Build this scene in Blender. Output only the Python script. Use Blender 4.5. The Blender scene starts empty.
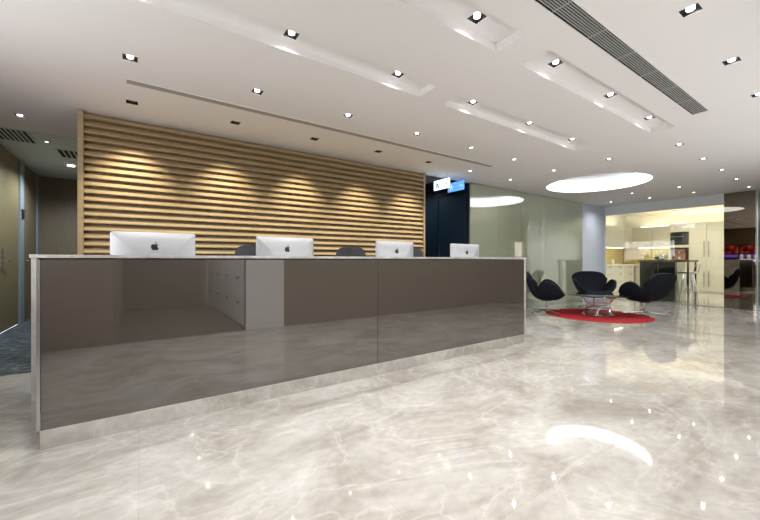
import bpy, bmesh, math, random
from mathutils import Vector, Matrix
from mathutils.geometry import tessellate_polygon
random.seed(7)
R = math.radians
sc = bpy.context.scene
col = sc.collection

# ------------------------------------------------------------------ camera, world, exposure
TH = math.atan2(513, 352)
cam_d = bpy.data.cameras.new('camera')
cam_d.sensor_width = 36
cam_d.lens = 36 * 352 / 760
cam_d.clip_start = 0.02
cam = bpy.data.objects.new('camera', cam_d)
col.objects.link(cam)
cam.location = (0, 0, 1.05)
cam.rotation_euler = (R(90), 0, TH - R(90))
sc.camera = cam

w = bpy.data.worlds.new('world'); sc.world = w
w.use_nodes = True
w.node_tree.nodes['Background'].inputs[0].default_value = (0.97, 0.97, 1, 1)
w.node_tree.nodes['Background'].inputs[1].default_value = 3.4
sc.view_settings.view_transform = 'Standard'
sc.view_settings.look = 'None'
sc.view_settings.gamma = 1
sc.view_settings.use_curve_mapping = False
sc.view_settings.exposure = 0.68
cy = sc.cycles
cy.max_bounces = 10; cy.diffuse_bounces = 5; cy.glossy_bounces = 5
cy.transmission_bounces = 6; cy.transparent_max_bounces = 8
cy.sample_clamp_indirect = 4.0
cy.caustics_reflective = False; cy.caustics_refractive = False
SPOT_W = 9      # one ceiling downlight
CEIL = 2.51

# ------------------------------------------------------------------ materials
def mat(name, color=(.5, .5, .5), rough=.5, metal=0, spec=.5, emit=None, es=0, ior=None, coat=0):
    m = bpy.data.materials.new(name); m.use_nodes = True
    b = m.node_tree.nodes['Principled BSDF']
    b.inputs['Base Color'].default_value = (*color, 1)
    b.inputs['Roughness'].default_value = rough
    b.inputs['Metallic'].default_value = metal
    b.inputs['Specular IOR Level'].default_value = spec
    if ior: b.inputs['IOR'].default_value = ior
    b.inputs['Coat Weight'].default_value = coat
    b.inputs['Coat Roughness'].default_value = .03
    if emit:
        b.inputs['Emission Color'].default_value = (*emit, 1)
        b.inputs['Emission Strength'].default_value = es
    return m

def N(m, t, **kw):
    n = m.node_tree.nodes.new(t)
    for k, v in kw.items(): setattr(n, k, v)
    return n
def L(m, a, b): m.node_tree.links.new(a, b)
def ramp(m, fac, stops):
    r = N(m, 'ShaderNodeValToRGB')
    e = r.color_ramp.elements
    while len(e) < len(stops): e.new(.5)
    for i, (p, c) in enumerate(stops):
        e[i].position = p; e[i].color = (*c, 1) if len(c) == 3 else c
    L(m, fac, r.inputs[0]); return r
def mixc(m, fac, a, b, mode='MIX'):
    n = N(m, 'ShaderNodeMix', data_type='RGBA', blend_type=mode)
    for sock, v in ((n.inputs[0], fac), (n.inputs[6], a), (n.inputs[7], b)):
        if isinstance(v, (int, float)): sock.default_value = v
        elif isinstance(v, tuple): sock.default_value = (*v, 1)
        else: L(m, v, sock)
    return n.outputs[2]

def marble(name, rough=.03, bright=1.0, scale=1.0, tiles=True):
    m = mat(name, rough=rough, spec=.6)
    b = m.node_tree.nodes['Principled BSDF']
    tc = N(m, 'ShaderNodeTexCoord')
    mp = N(m, 'ShaderNodeMapping'); L(m, tc.outputs['Object'], mp.inputs[0])
    mp.inputs['Rotation'].default_value = (0, 0, R(28)); mp.inputs['Scale'].default_value = (scale*1.0, scale*1.45, scale)
    n1 = N(m, 'ShaderNodeTexNoise'); n1.inputs['Scale'].default_value = 1.3
    n1.inputs['Detail'].default_value = 8; n1.inputs['Roughness'].default_value = .62; n1.inputs['Distortion'].default_value = .9
    L(m, mp.outputs[0], n1.inputs['Vector'])
    base = ramp(m, n1.outputs[0], [(.32, (.37*bright, .34*bright, .30*bright)), (.5, (.505*bright, .48*bright, .44*bright)), (.7, (.62*bright, .605*bright, .575*bright))])
    # light veins where a warped noise crosses its middle value
    n2 = N(m, 'ShaderNodeTexNoise'); n2.inputs['Scale'].default_value = 1.1
    n2.inputs['Detail'].default_value = 6; n2.inputs['Roughness'].default_value = .55; n2.inputs['Distortion'].default_value = 1.6
    L(m, mp.outputs[0], n2.inputs['Vector'])
    sb = N(m, 'ShaderNodeMath', operation='SUBTRACT'); L(m, n2.outputs[0], sb.inputs[0]); sb.inputs[1].default_value = .5
    ab = N(m, 'ShaderNodeMath', operation='ABSOLUTE'); L(m, sb.outputs[0], ab.inputs[0])
    v = ramp(m, ab.outputs[0], [(0, (.34, .34, .34)), (.01, (.13, .13, .13)), (.04, (0, 0, 0))])
    c1 = mixc(m, v.outputs[0], base.outputs[0], (.82*bright, .79*bright, .75*bright))
    # thin crackle veins
    vo = N(m, 'ShaderNodeTexVoronoi', feature='DISTANCE_TO_EDGE'); vo.inputs['Scale'].default_value = 1.5
    wn = N(m, 'ShaderNodeTexNoise'); wn.inputs['Scale'].default_value = 2.5; wn.inputs['Detail'].default_value = 5
    L(m, mp.outputs[0], wn.inputs['Vector'])
    ad = mixc(m, .45, mp.outputs[0], wn.outputs['Color'], 'ADD')
    L(m, ad, vo.inputs['Vector'])
    v2 = ramp(m, vo.outputs['Distance'], [(0, (.32, .32, .32)), (.02, (0, 0, 0))])
    msk = N(m, 'ShaderNodeTexNoise'); msk.inputs['Scale'].default_value = .9; L(m, mp.outputs[0], msk.inputs['Vector'])
    mr = ramp(m, msk.outputs[0], [(.45, (0, 0, 0)), (.62, (1, 1, 1))])
    f2 = mixc(m, 1.0, v2.outputs[0], mr.outputs[0], 'MULTIPLY')
    c2 = mixc(m, f2, c1, (.86*bright, .84*bright, .8*bright))
    # fine grain
    n3 = N(m, 'ShaderNodeTexNoise'); n3.inputs['Scale'].default_value = 14; n3.inputs['Detail'].default_value = 6
    L(m, mp.outputs[0], n3.inputs['Vector'])
    g = ramp(m, n3.outputs[0], [(.3, (.86, .86, .86)), (.7, (1.08, 1.08, 1.08))])
    c3 = mixc(m, .8, c2, g.outputs[0], 'MULTIPLY')
    if tiles:
        br = N(m, 'ShaderNodeTexBrick'); br.offset = 0
        br.inputs['Scale'].default_value = 1; br.inputs['Brick Width'].default_value = .9; br.inputs['Row Height'].default_value = .9
        br.inputs['Mortar Size'].default_value = .0022; br.inputs['Mortar Smooth'].default_value = .3
        br.inputs['Color1'].default_value = (1, 1, 1, 1); br.inputs['Color2'].default_value = (.95, .95, .95, 1); br.inputs['Mortar'].default_value = (.88, .87, .85, 1)
        L(m, tc.outputs['Object'], br.inputs['Vector'])
        c3 = mixc(m, 1.0, c3, br.outputs[0], 'MULTIPLY')
    L(m, c3, b.inputs['Base Color'])
    return m

def wood(name, c1, c2, scale=(1, 12, 12), rough=.45):
    m = mat(name, rough=rough)
    b = m.node_tree.nodes['Principled BSDF']
    tc = N(m, 'ShaderNodeTexCoord'); mp = N(m, 'ShaderNodeMapping'); L(m, tc.outputs['Object'], mp.inputs[0])
    mp.inputs['Scale'].default_value = scale
    n = N(m, 'ShaderNodeTexNoise'); n.inputs['Scale'].default_value = 3; n.inputs['Detail'].default_value = 6; n.inputs['Roughness'].default_value = .65
    L(m, mp.outputs[0], n.inputs['Vector'])
    r = ramp(m, n.outputs[0], [(.3, c1), (.7, c2)])
    L(m, r.outputs[0], b.inputs['Base Color'])
    return m

def pane(name, tint, refl, rough=.02, haze=0, haze_col=(.7, .75, .65)):
    """thin glass: transparent tint, a share of mirror reflection, optional etched film"""
    m = bpy.data.materials.new(name); m.use_nodes = True
    nt = m.node_tree; nt.nodes.clear()
    out = N(m, 'ShaderNodeOutputMaterial')
    tr = N(m, 'ShaderNodeBsdfTransparent'); tr.inputs[0].default_value = (*tint, 1)
    gl = N(m, 'ShaderNodeBsdfGlossy'); gl.inputs['Roughness'].default_value = rough; gl.inputs['Color'].default_value = (1, 1, 1, 1)
    fr = N(m, 'ShaderNodeFresnel'); fr.inputs[0].default_value = 1.5
    ad = N(m, 'ShaderNodeMath', operation='ADD', use_clamp=True); L(m, fr.outputs[0], ad.inputs[0]); ad.inputs[1].default_value = refl
    base = tr.outputs[0]
    if haze:
        df = N(m, 'ShaderNodeBsdfDiffuse'); df.inputs[0].default_value = (*haze_col, 1)
        tl = N(m, 'ShaderNodeBsdfTranslucent'); tl.inputs[0].default_value = (*haze_col, 1)
        m0 = N(m, 'ShaderNodeMixShader'); m0.inputs[0].default_value = .3; L(m, df.outputs[0], m0.inputs[1]); L(m, tl.outputs[0], m0.inputs[2])
        m1 = N(m, 'ShaderNodeMixShader'); m1.inputs[0].default_value = haze; L(m, base, m1.inputs[1]); L(m, m0.outputs[0], m1.inputs[2])
        base = m1.outputs[0]
    mx = N(m, 'ShaderNodeMixShader'); L(m, ad.outputs[0], mx.inputs[0]); L(m, base, mx.inputs[1]); L(m, gl.outputs[0], mx.inputs[2])
    L(m, mx.outputs[0], out.inputs[0])
    return m

M = {}
M['floor'] = marble('floor_marble', bright=.93)
M['stone'] = marble('counter_marble', rough=.12, bright=.92, scale=1.6, tiles=False)
M['ceiling'] = mat('ceiling_paint', (.84, .825, .81), .9, spec=.1)
M['cool_ceiling'] = mat('hall_ceiling_paint', (.62, .68, .72), .9, spec=.1)
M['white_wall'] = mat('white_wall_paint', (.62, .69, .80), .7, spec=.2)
M['taupe'] = mat('taupe_wall', (.22, .19, .16), .35)
M['brown_glass'] = mat('bronze_back_painted_glass', (.052, .043, .034), .03, ior=2.6, spec=.5)
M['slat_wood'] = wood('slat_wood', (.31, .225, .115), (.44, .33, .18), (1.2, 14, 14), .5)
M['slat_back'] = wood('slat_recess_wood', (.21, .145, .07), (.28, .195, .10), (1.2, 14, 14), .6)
M['hall_wood'] = wood('hall_wood', (.19, .148, .075), (.25, .195, .105), (14, 14, 1), .4)
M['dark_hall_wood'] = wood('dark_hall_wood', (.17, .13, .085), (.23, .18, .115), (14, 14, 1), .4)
M['steel'] = mat('brushed_steel', (.62, .64, .66), .25, 1)
M['chrome'] = mat('chrome', (.8, .8, .82), .08, 1)
M['frame_grey'] = mat('grey_frame', (.28, .32, .35), .45)
M['black'] = mat('black_paint', (.012, .012, .014), .4)
M['dark_body'] = mat('dark_laminate', (.03, .027, .024), .5)
M['fabric'] = mat('black_fabric', (.011, .014, .022), .85, spec=.2)
M['chair_mesh'] = mat('charcoal_mesh', (.035, .037, .045), .7)
M['plastic'] = mat('dark_plastic', (.02, .02, .022), .45)
M['alu'] = mat('silver_aluminium', (.42, .43, .45), .38, .3)
M['cream'] = wood('cream_cabinet', (.62, .58, .48), (.67, .635, .53), (10, 10, 1.2), .35)
M['white_lacquer'] = mat('white_lacquer', (.75, .75, .76), .3)
M['gold'] = mat('gold_backsplash', (.58, .47, .17), .3)
M['white_top'] = mat('white_worktop', (.82, .80, .74), .2)
M['niche'] = mat('dark_niche', (.05, .045, .04), .4)
M['pinkwood'] = mat('rose_wood', (.34, .18, .13), .4)
M['rug'] = mat('red_wool', (.42, .035, .04), .95, spec=.1)
M['grille_bar'] = mat('grille_grey', (.42, .43, .41), .45)
M['grille_dark'] = mat('grille_dark', (.012, .015, .015), .8)
M['diffuser'] = mat('diffuser_grey', (.36, .34, .31), .6)
M['housing'] = mat('lamp_housing', (.02, .02, .022), .35)
M['teal_door'] = mat('dark_teal_door', (.012, .026, .038), .35)
M['teal_wall'] = mat('dark_teal_wall', (.010, .020, .030), .4)
M['bar_glass'] = mat('smoked_bar_glass', (.018, .024, .022), .06, ior=1.6)
M['bar_top'] = mat('bar_top_grey', (.16, .17, .15), .25)
M['mirror'] = mat('bronze_mirror', (.25, .215, .175), .015, 1)
M['table_glass'] = pane('table_glass', (.22, .26, .28), .05, .02, .3, (.10, .12, .13))
M['clear'] = pane('clear_glass', (.95, .96, .91), .03)
M['olive_glass'] = pane('etched_green_glass', (.80, .86, .62), .24, .02, .60, (.78, .84, .62))
M['edge'] = mat('glass_edge', (.62, .75, .72), .15)
M['rubber'] = mat('rubber', (.02, .02, .02), .8)
M['lamp'] = mat('lamp_lens', (1, 1, 1), .4, emit=(1, .97, .92), es=5)
M['lamp'].cycles.emission_sampling = 'NONE'
M['sign_white'] = mat('sign_white', (.9, .95, .95), .4, emit=(.72, .93, 1), es=1.25)
M['sign_blue'] = mat('sign_blue', (.1, .25, .7), .4, emit=(.10, .30, .78), es=.9)
M['sign_green'] = mat('sign_green', (.0, .25, .2), .5)
M['sign_pale'] = mat('sign_pale', (.5, .7, .95), .5, emit=(.35, .6, 1), es=.6)
M['screen_red'] = mat('screen_red', (.05, 0, 0), .3, emit=(1, .07, .03), es=.6)
def screen_picture(m):
    b = m.node_tree.nodes['Principled BSDF']; tc = N(m, 'ShaderNodeTexCoord')
    n = N(m, 'ShaderNodeTexNoise'); n.inputs['Scale'].default_value = 5; n.inputs['Detail'].default_value = 3; L(m, tc.outputs['Object'], n.inputs['Vector'])
    q = ramp(m, n.outputs[0], [(.38, (.03, .003, .01)), (.5, (.5, .03, .02)), (.62, (1, .22, .12))]); L(m, q.outputs[0], b.inputs['Emission Color'])
screen_picture(M['screen_red'])
M['screen_blue'] = mat('screen_blue', (.02, .0, .05), .3, emit=(.22, .12, 1), es=.9)
M['cove'] = mat('cove_light', (1, 1, 1), .5, emit=(.93, .97, 1), es=1.25)
M['strip'] = mat('warm_led', (1, 1, 1), .5, emit=(1, .88, .6), es=9)

def carpet():
    m = mat('carpet', rough=.95, spec=.1); b = m.node_tree.nodes['Principled BSDF']
    tc = N(m, 'ShaderNodeTexCoord'); mp = N(m, 'ShaderNodeMapping'); L(m, tc.outputs['Object'], mp.inputs[0])
    mp.inputs['Scale'].default_value = (4, 9, 1)
    n = N(m, 'ShaderNodeTexNoise'); n.inputs['Scale'].default_value = 2.2; n.inputs['Detail'].default_value = 8; n.inputs['Roughness'].default_value = .75
    L(m, mp.outputs[0], n.inputs['Vector'])
    r = ramp(m, n.outputs[0], [(.35, (.03, .034, .038)), (.52, (.075, .082, .088)), (.66, (.26, .28, .29))])
    L(m, r.outputs[0], b.inputs['Base Color']); return m
M['carpet'] = carpet()

# ------------------------------------------------------------------ mesh helpers
class MB:
    def __init__(s): s.v = []; s.f = []
    def add(s, vs, fs):
        o = len(s.v); s.v += [tuple(v) for v in vs]; s.f += [tuple(o + i for i in f) for f in fs]; return s
    def box(s, x0, y0, z0, x1, y1, z1, bev=0):
        x0, x1 = sorted((x0, x1)); y0, y1 = sorted((y0, y1)); z0, z1 = sorted((z0, z1))
        bm = bmesh.new(); bmesh.ops.create_cube(bm, size=1)
        for v in bm.verts:
            v.co = ((x0 + x1)/2 + v.co.x*(x1 - x0), (y0 + y1)/2 + v.co.y*(y1 - y0), (z0 + z1)/2 + v.co.z*(z1 - z0))
        if bev: bmesh.ops.bevel(bm, geom=bm.edges[:] , offset=bev, segments=2, profile=.6, affect='EDGES')
        return s.bm(bm)
    def bm(s, bm):
        bm.verts.index_update()
        s.add([v.co[:] for v in bm.verts], [[v.index for v in f.verts] for f in bm.faces]); bm.free(); return s
    def lathe(s, prof, n=32, c=(0, 0, 0)):
        vs = []; fs = []
        for r, z in prof:
            for k in range(n):
                a = 2*math.pi*k/n; vs.append((c[0] + r*math.cos(a), c[1] + r*math.sin(a), c[2] + z))
        for i in range(len(prof) - 1):
            for k in range(n):
                k2 = (k + 1) % n; fs.append((i*n + k, i*n + k2, (i + 1)*n + k2, (i + 1)*n + k))
        fs.append(tuple(range(n))[::-1]); fs.append(tuple((len(prof) - 1)*n + k for k in range(n)))
        return s.add(vs, fs)
    def tube(s, pts, r, n=8):
        pts = [Vector(p) for p in pts]; vs = []; fs = []
        rr = r if isinstance(r, (list, tuple)) else [r]*len(pts)
        up = Vector((0, 0, 1))
        for i, p in enumerate(pts):
            d = (pts[min(i + 1, len(pts) - 1)] - pts[max(i - 1, 0)]).normalized()
            a = d.cross(up)
            if a.length < .05: a = d.cross(Vector((1, 0, 0)))
            a.normalize(); b = d.cross(a)
            for k in range(n):
                t = 2*math.pi*k/n; vs.append(p + (a*math.cos(t) + b*math.sin(t))*rr[i])
        for i in range(len(pts) - 1):
            for k in range(n):
                k2 = (k + 1) % n; fs.append((i*n + k, i*n + k2, (i + 1)*n + k2, (i + 1)*n + k))
        fs.append(tuple(range(n))[::-1]); fs.append(tuple((len(pts) - 1)*n + k for k in range(n)))
        return s.add(vs, fs)
    def build(s, name, m, parent=None, smooth=False):
        me = bpy.data.meshes.new(name); me.from_pydata(s.v, [], s.f); me.update()
        bm = bmesh.new(); bm.from_mesh(me); bmesh.ops.recalc_face_normals(bm, faces=bm.faces); bm.to_mesh(me); bm.free()
        me.materials.append(m)
        if smooth:
            for p in me.polygons: p.use_smooth = True
            try: me.set_sharp_from_angle(angle=R(40))
            except Exception: pass
        o = bpy.data.objects.new(name, me); col.objects.link(o)
        if parent: o.parent = parent
        return o

def thing(name, label, cat, loc=(0, 0, 0), rz=0, group=None):
    o = bpy.data.objects.new(name, None); col.objects.link(o); o.empty_display_size = .1
    o.location = loc; o.rotation_euler = (0, 0, rz); o['label'] = label; o['category'] = cat
    if group: o['group'] = group
    return o
def tag(o, label, cat, group=None):
    o['label'] = label; o['category'] = cat
    if group: o['group'] = group
    return o
def struct(o, label=None):
    o['kind'] = 'structure'
    if label: o['label'] = label
    return o
def box(name, a, b, m, parent=None, bev=0):
    return MB().box(*a, *b, bev).build(name, m, parent)
def dup(root, loc, rz=None, label=None):
    r = root.copy(); col.objects.link(r); r.location = loc
    if rz is not None: r.rotation_euler = (0, 0, rz)
    if label: r['label'] = label
    for ch in list(root.children):
        c = ch.copy(); col.objects.link(c); c.parent = r
        for g in ch.children:
            d = g.copy(); col.objects.link(d); d.parent = c
    return r

# ------------------------------------------------------------------ light positions
XS = [-.05, .85, 1.75, 2.66, 3.59, 4.51]
ROW_A = [(x, 3.12) for x in XS] + [(5.60, 3.14)]
ROW_B = [(x, 2.29) for x in XS]
ROW_C = [(x, 1.475) for x in XS]
ROW_D = [(x, .67) for x in XS[1:]]
FAR = [(5.62, 2.33), (5.64, 1.53), (6.72, 1.55), (7.80, 1.57), (4.50, 3.94), (5.59, 3.95), (8.93, 3.24), (9.92, 3.24),
       (9.81, 4.02), (8.95, 2.43), (9.91, 2.44), (8.90, 1.60), (10.07, 1.63)]
WALL_SPOTS = [(-.05, 3.99), (.85, 3.96), (1.75, 3.95), (2.66, 3.92), (3.57, 3.92)]
DISK_C, DISK_R, DISK_H = (7.23, 3.22), .86, .24
TROUGH_Z = 2.57
TROUGHS = [(-.45, 2.17, 2.07, 2.395), (2.36, 2.17, 4.80, 2.395), (-.45, 1.35, 2.07, 1.575), (2.36, 1.35, 4.85, 1.575)]
GR = (.30, 1.02, 4.59, 1.14)

def plate_with_holes(outer, holes, z, m, name, flip=False):
    loops = [[Vector((x, y, 0)) for x, y in outer]] + [[Vector((x, y, 0)) for x, y in h] for h in holes]
    tris = tessellate_polygon(loops)
    vs = [(v.x, v.y, z) for l in loops for v in l]
    me = bpy.data.meshes.new(name); me.from_pydata(vs, [], [tuple(t) for t in tris]); me.update()
    bm = bmesh.new(); bm.from_mesh(me)
    bmesh.ops.recalc_face_normals(bm, faces=bm.faces)
    for f in bm.faces:
        if f.normal.z > 0: f.normal_flip()
    bm.to_mesh(me); bm.free()
    me.materials.append(m); o = bpy.data.objects.new(name, me); col.objects.link(o); return o
def rect(x0, y0, x1, y1): return [(x0, y0), (x1, y0), (x1, y1), (x0, y1)]
HS = .045
def sq(x, y, s=HS): return rect(x - s, y - s, x + s, y + s)
def circ(c, r, n=64): return [(c[0] + r*math.cos(2*math.pi*k/n), c[1] + r*math.sin(2*math.pi*k/n)) for k in range(n)]

# ------------------------------------------------------------------ the shell
X0, X1, Y0, Y1 = -1.62, 10.6, -.12, 4.5
HALL_DL = [(-.99, 5.0)]
# floors
struct(box('floor', (X0, Y0, -.05), (16, 4.56, 0), M['floor']), 'polished beige marble floor')
struct(box('floor_passage', (3.97, 4.56, -.05), (16, 7, 0), M['floor']))
struct(box('floor_hall', (X0, 4.56, -.05), (3.97, 9.6, .004), M['carpet']), 'dark blue grey carpet of the side hall')
struct(box('floor_corridor', (-.6, -4, -.05), (1.9, Y0, .004), mat('brown_carpet', (.10, .085, .07), .9)))
# main ceiling with its openings
flat_dl = [p for p in ROW_A + ROW_D + FAR + WALL_SPOTS + HALL_DL]
holes = [sq(*p) for p in flat_dl] + [rect(*t) for t in TROUGHS] + [circ(DISK_C, DISK_R)] + [rect(*GR)]
ceil_outer = [(X0, Y0), (X1 + .1, Y0), (X1 + .1, 4.6), (3.97, 4.6), (3.97, 5.53), (X0, 5.53)]
struct(plate_with_holes(ceil_outer, holes, CEIL, M['ceiling'], 'ceiling'), 'white plaster ceiling with recessed troughs')
for i, t in enumerate(TROUGHS):
    tr = MB()
    x0, y0, x1, y1 = t
    tr.add([(x0, y0, CEIL), (x1, y0, CEIL), (x1, y1, CEIL), (x0, y1, CEIL), (x0, y0, TROUGH_Z), (x1, y0, TROUGH_Z), (x1, y1, TROUGH_Z), (x0, y1, TROUGH_Z)],
           [(0, 1, 5, 4), (1, 2, 6, 5), (2, 3, 7, 6), (3, 0, 4, 7)])
    o = struct(tr.build('ceiling_trough_side', M['ceiling']))
    hh = [sq(x, y) for x, y in ROW_B + ROW_C if x0 < x < x1 and y0 < y < y1]
    struct(plate_with_holes(rect(*t), hh, TROUGH_Z, M['ceiling'], 'ceiling_trough'))
# edge of the dropped ceiling towards the hall, upper hall ceiling
struct(box('ceiling_edge_hall', (X0, 5.53, CEIL), (-.35, 5.58, 2.72), M['cool_ceiling']))
struct(box('ceiling_hall', (X0, 5.53, 2.70), (-.35, 9.6, 2.75), M['cool_ceiling']), 'cool grey suspended hall ceiling')
struct(box('ceiling_passage', (3.97, 4.6, 2.70), (5.15, 7, 2.75), M['cool_ceiling']))
struct(box('ceiling_edge_passage', (3.97, 4.55, CEIL), (5.15, 4.6, 2.72), M['ceiling']))
# plenum closing the space above the ceilings
struct(box('ceiling_slab', (-3, -4.2, 3.0), (16, 10, 3.1), M['black']))
# walls
struct(box('wall_left', (X0 - .1, 3.3, 0), (X0, 7.15, 2.75), M['hall_wood']), 'brown wood clad side wall')
struct(box('wall_left_sill', (X0 - .1, Y0, 0), (X0, 3.3, .95), M['hall_wood']))
struct(box('wall_left_top', (X0 - .1, Y0, 2.1), (X0, 3.3, 2.75), M['hall_wood']))
for i in range(2):
    f = MB(); a = Y0 + i*1.71; b = a + 1.71
    f.box(X0 - .08, a, .95, X0 - .03, a + .03, 2.1).box(X0 - .08, b - .03, .95, X0 - .03, b, 2.1).box(X0 - .08, a, .95, X0 - .03, b, .98).box(X0 - .08, a, 2.07, X0 - .03, b, 2.1)
    struct(f.build('fill_window_%d' % (i + 5), M['frame_grey']))  # added opening out of view, its daylight lifts the left ceiling
struct(box('wall_left_rear', (X0 - .2, 7.0, 0), (X0 - .1, 9.6, 2.75), M['dark_hall_wood']))
struct(box('wall_left_light_stop', (X0 - .2, 7.05, 0), (X0 - .045, 8.4, 3.0), M['dark_hall_wood']))  # added backing that stops outside light leaking over the hall door
struct(box('wall_left_far', (X0 - .1, 8.32, 0), (X0, 9.6, 2.75), M['dark_hall_wood']))
struct(box('wall_hall_end', (X0, 9.5, 0), (-.3, 9.6, 2.75), M['dark_hall_wood']), 'dark brown wall at the end of the hall')
struct(box('wall_hall_right', (-.40, 4.60, 0), (-.30, 9.5, 2.75), M['dark_hall_wood']))
struct(box('wall_front', (-.30, 4.56, 0), (3.97, 4.66, 2.75), M['taupe']))
struct(box('wall_back', (1.32, Y0 - .1, 0), (X1, Y0, 1.16), M['taupe']), 'dark taupe wall below the added daylight window opposite the counter')
struct(box('wall_back_top', (1.32, Y0 - .1, 1.85), (X1, Y0, CEIL), M['taupe']))
struct(box('wall_back_pier', (1.32, Y0 - .1, 0), (1.90, Y0 + .002, CEIL), M['white_lacquer']))
struct(box('wall_back_pier_right', (7.975, Y0 - .1, 1.16), (X1, Y0, 1.85), M['taupe']))
for i in range(3):
    wx = 1.90 + i*2.025
    f = MB(); a, b = wx, wx + 2.025
    f.box(a, Y0 - .08, 1.16, a + .03, Y0 - .03, 1.85).box(b - .03, Y0 - .08, 1.16, b, Y0 - .03, 1.85).box(a, Y0 - .08, 1.16, b, Y0 - .03, 1.19).box(a, Y0 - .08, 1.82, b, Y0 - .03, 1.85)
    struct(f.build('fill_window_%d' % (i + 1), M['frame_grey']))  # added opening behind the camera, lets in fill daylight for the ceiling
struct(box('wall_back_left', (X0, Y0 - .1, 0), (-.26, Y0, CEIL), M['taupe']))
# corridor the photographer stands in
struct(box('wall_corridor_end', (-.6, -3.9, 0), (1.4, -3.8, CEIL), M['taupe']))
struct(box('wall_corridor_left', (-.36, -3.8, 0), (-.26, Y0 - .1, CEIL), M['taupe']))
struct(box('wall_corridor_right', (1.80, -3.8, 0), (1.9, Y0 - .1, CEIL), M['taupe']))
COR = [(.9, -.75), (.9, -1.7), (.9, -2.7)]
struct(plate_with_holes(rect(-.6, -3.9, 1.9, Y0), [sq(*p) for p in COR], CEIL, M['ceiling'], 'ceiling_corridor'))
# passage to the dark door
struct(box('wall_passage_right', (5.15, 4.56, 0), (5.25, 7, 2.75), M['teal_wall']), 'dark teal wall beside the passage')
struct(box('wall_passage_left', (3.87, 4.66, 0), (3.97, 7, 2.75), M['teal_wall']))
struct(box('wall_passage_end', (3.87, 6.9, 0), (5.25, 7, 2.75), M['teal_wall']))
# white wall section at the far corner
struct(box('wall_corner', (9.38, 4.5, 0), (10.66, 4.62, CEIL), M['white_wall']), 'short white wall between the two glass partitions')
# beam over the kitchen glass
struct(box('wall_kitchen_beam', (10.6, 2.10, 2.28), (10.72, 4.5, 3.0), mat('beam_paint', (.70, .72, .75), .8)), 'white beam above the kitchen glass')
# kitchen shell
struct(box('wall_kitchen_back', (15.7, 1.5, 0), (15.8, 6.1, 3.0), M['ceiling']))
struct(box('wall_kitchen_left', (10.72, 6.0, 0), (15.7, 6.1, 3.0), M['ceiling']))
struct(box('wall_kitchen_beam_right', (10.7, 1.6, CEIL), (10.8, 2.10, 3.0), M['white_wall']))
struct(box('wall_kitchen_right', (10.72, 1.5, 0), (15.7, 1.6, 3.0), M['white_wall']))
struct(box('wall_kitchen_side', (10.60, 4.62, 0), (10.72, 6.0, 3.0), M['white_wall']))
KC = [(11.6, 2.6), (11.6, 3.8), (13.0, 2.6), (13.0, 3.8), (14.3, 2.6), (14.3, 3.8)]
struct(plate_with_holes(rect(10.6, 1.5, 15.8, 6.1), [sq(*p) for p in KC], 2.80, M['ceiling'], 'ceiling_kitchen'), 'bright kitchen ceiling')
# room behind the etched glass
struct(box('wall_meeting_back', (5.25, 6.9, 0), (10.6, 7.0, 2.75), M['cream']))
struct(box('ceiling_meeting', (5.25, 4.6, 2.6), (10.6, 7.0, 2.65), M['ceiling']))
# side space right of the mirror
struct(box('wall_side_space', (12.4, Y0, 0), (12.5, 1.5, CEIL), M['frame_grey']))
struct(box('ceiling_side_space', (10.7, Y0, CEIL), (12.5, 1.5, CEIL + .05), M['ceiling']))
struct(box('wall_side_space_back', (10.6, Y0 - .1, 0), (12.5, Y0, CEIL), M['frame_grey']))

# ------------------------------------------------------------------ downlights
def downlight_mesh():
    h = MB()
    s = HS; d = .020; t = .004
    # square trim ring slightly proud of the plaster, black cup behind it
    for a, b in (((-s - t, -s - t), (s + t, -s)), ((-s - t, s), (s + t, s + t)), ((-s - t, -s), (-s, s)), ((s, -s), (s + t, s))):
        h.box(a[0], a[1], -.002, b[0], b[1], .001)
    c = MB()
    c.add([(-s, -s, 0), (s, -s, 0), (s, s, 0), (-s, s, 0), (-s, -s, d), (s, -s, d), (s, s, d), (-s, s, d)],
          [(0, 1, 5, 4), (1, 2, 6, 5), (2, 3, 7, 6), (3, 0, 4, 7), (4, 5, 6, 7)])
    l = MB().lathe([(.021, d), (.021, .004), (.018, .001), (.012, -.001), (.006, -.0015)], 20)
    return h, c, l
_h, _c, _l = downlight_mesh()
dl0 = thing('recessed_downlight', 'x', 'ceiling light', (0, 0, 0))
_h.build('trim_ring', M['ceiling'], dl0); _c.build('housing', M['housing'], dl0); _l.build('lamp_lens', M['lamp'], dl0, True)
spot_data = {}
def spot(key, energy, size, blend, color, radius):
    if key not in spot_data:
        d = bpy.data.lights.new(key, 'SPOT'); d.energy = energy; d.spot_size = R(size); d.spot_blend = blend
        d.color = color; d.shadow_soft_size = radius; spot_data[key] = d
    return spot_data[key]
used = [False]
def downlight(x, y, z, label, group, energy=None, color=(1, .975, .945), key='down', size=150, blend=1):
    loc = (x, y, z)
    if not used[0]:
        r = dl0; r.location = loc; r['label'] = label; used[0] = True
    else: r = dup(dl0, loc, None, label)
    r['group'] = group
    s = bpy.data.objects.new('downlight_beam', spot(key, energy or SPOT_W, size, blend, color, .016))
    col.objects.link(s); s.parent = r; s.location = (0, 0, -.012)
    return r
ordn = ['first', 'second', 'third', 'fourth', 'fifth', 'sixth', 'seventh', 'eighth', 'ninth']
def row(pts, z, where, first_visible, group, **kw):
    k = 0
    for i, (x, y) in enumerate(pts):
        if i < first_visible: lab = f'square downlight {where}, beyond the picture edge'
        else:
            lab = f'{ordn[k]} square downlight from the left {where}'; k += 1
        downlight(x, y, z, lab, group, **kw)
row(ROW_A, CEIL, 'in the flat row beside the slot diffuser', 0, 'downlights beside the slot diffuser')
row(ROW_B, TROUGH_Z, 'inside the ceiling troughs nearer the counter', 1, 'downlights in the ceiling troughs')
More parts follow.
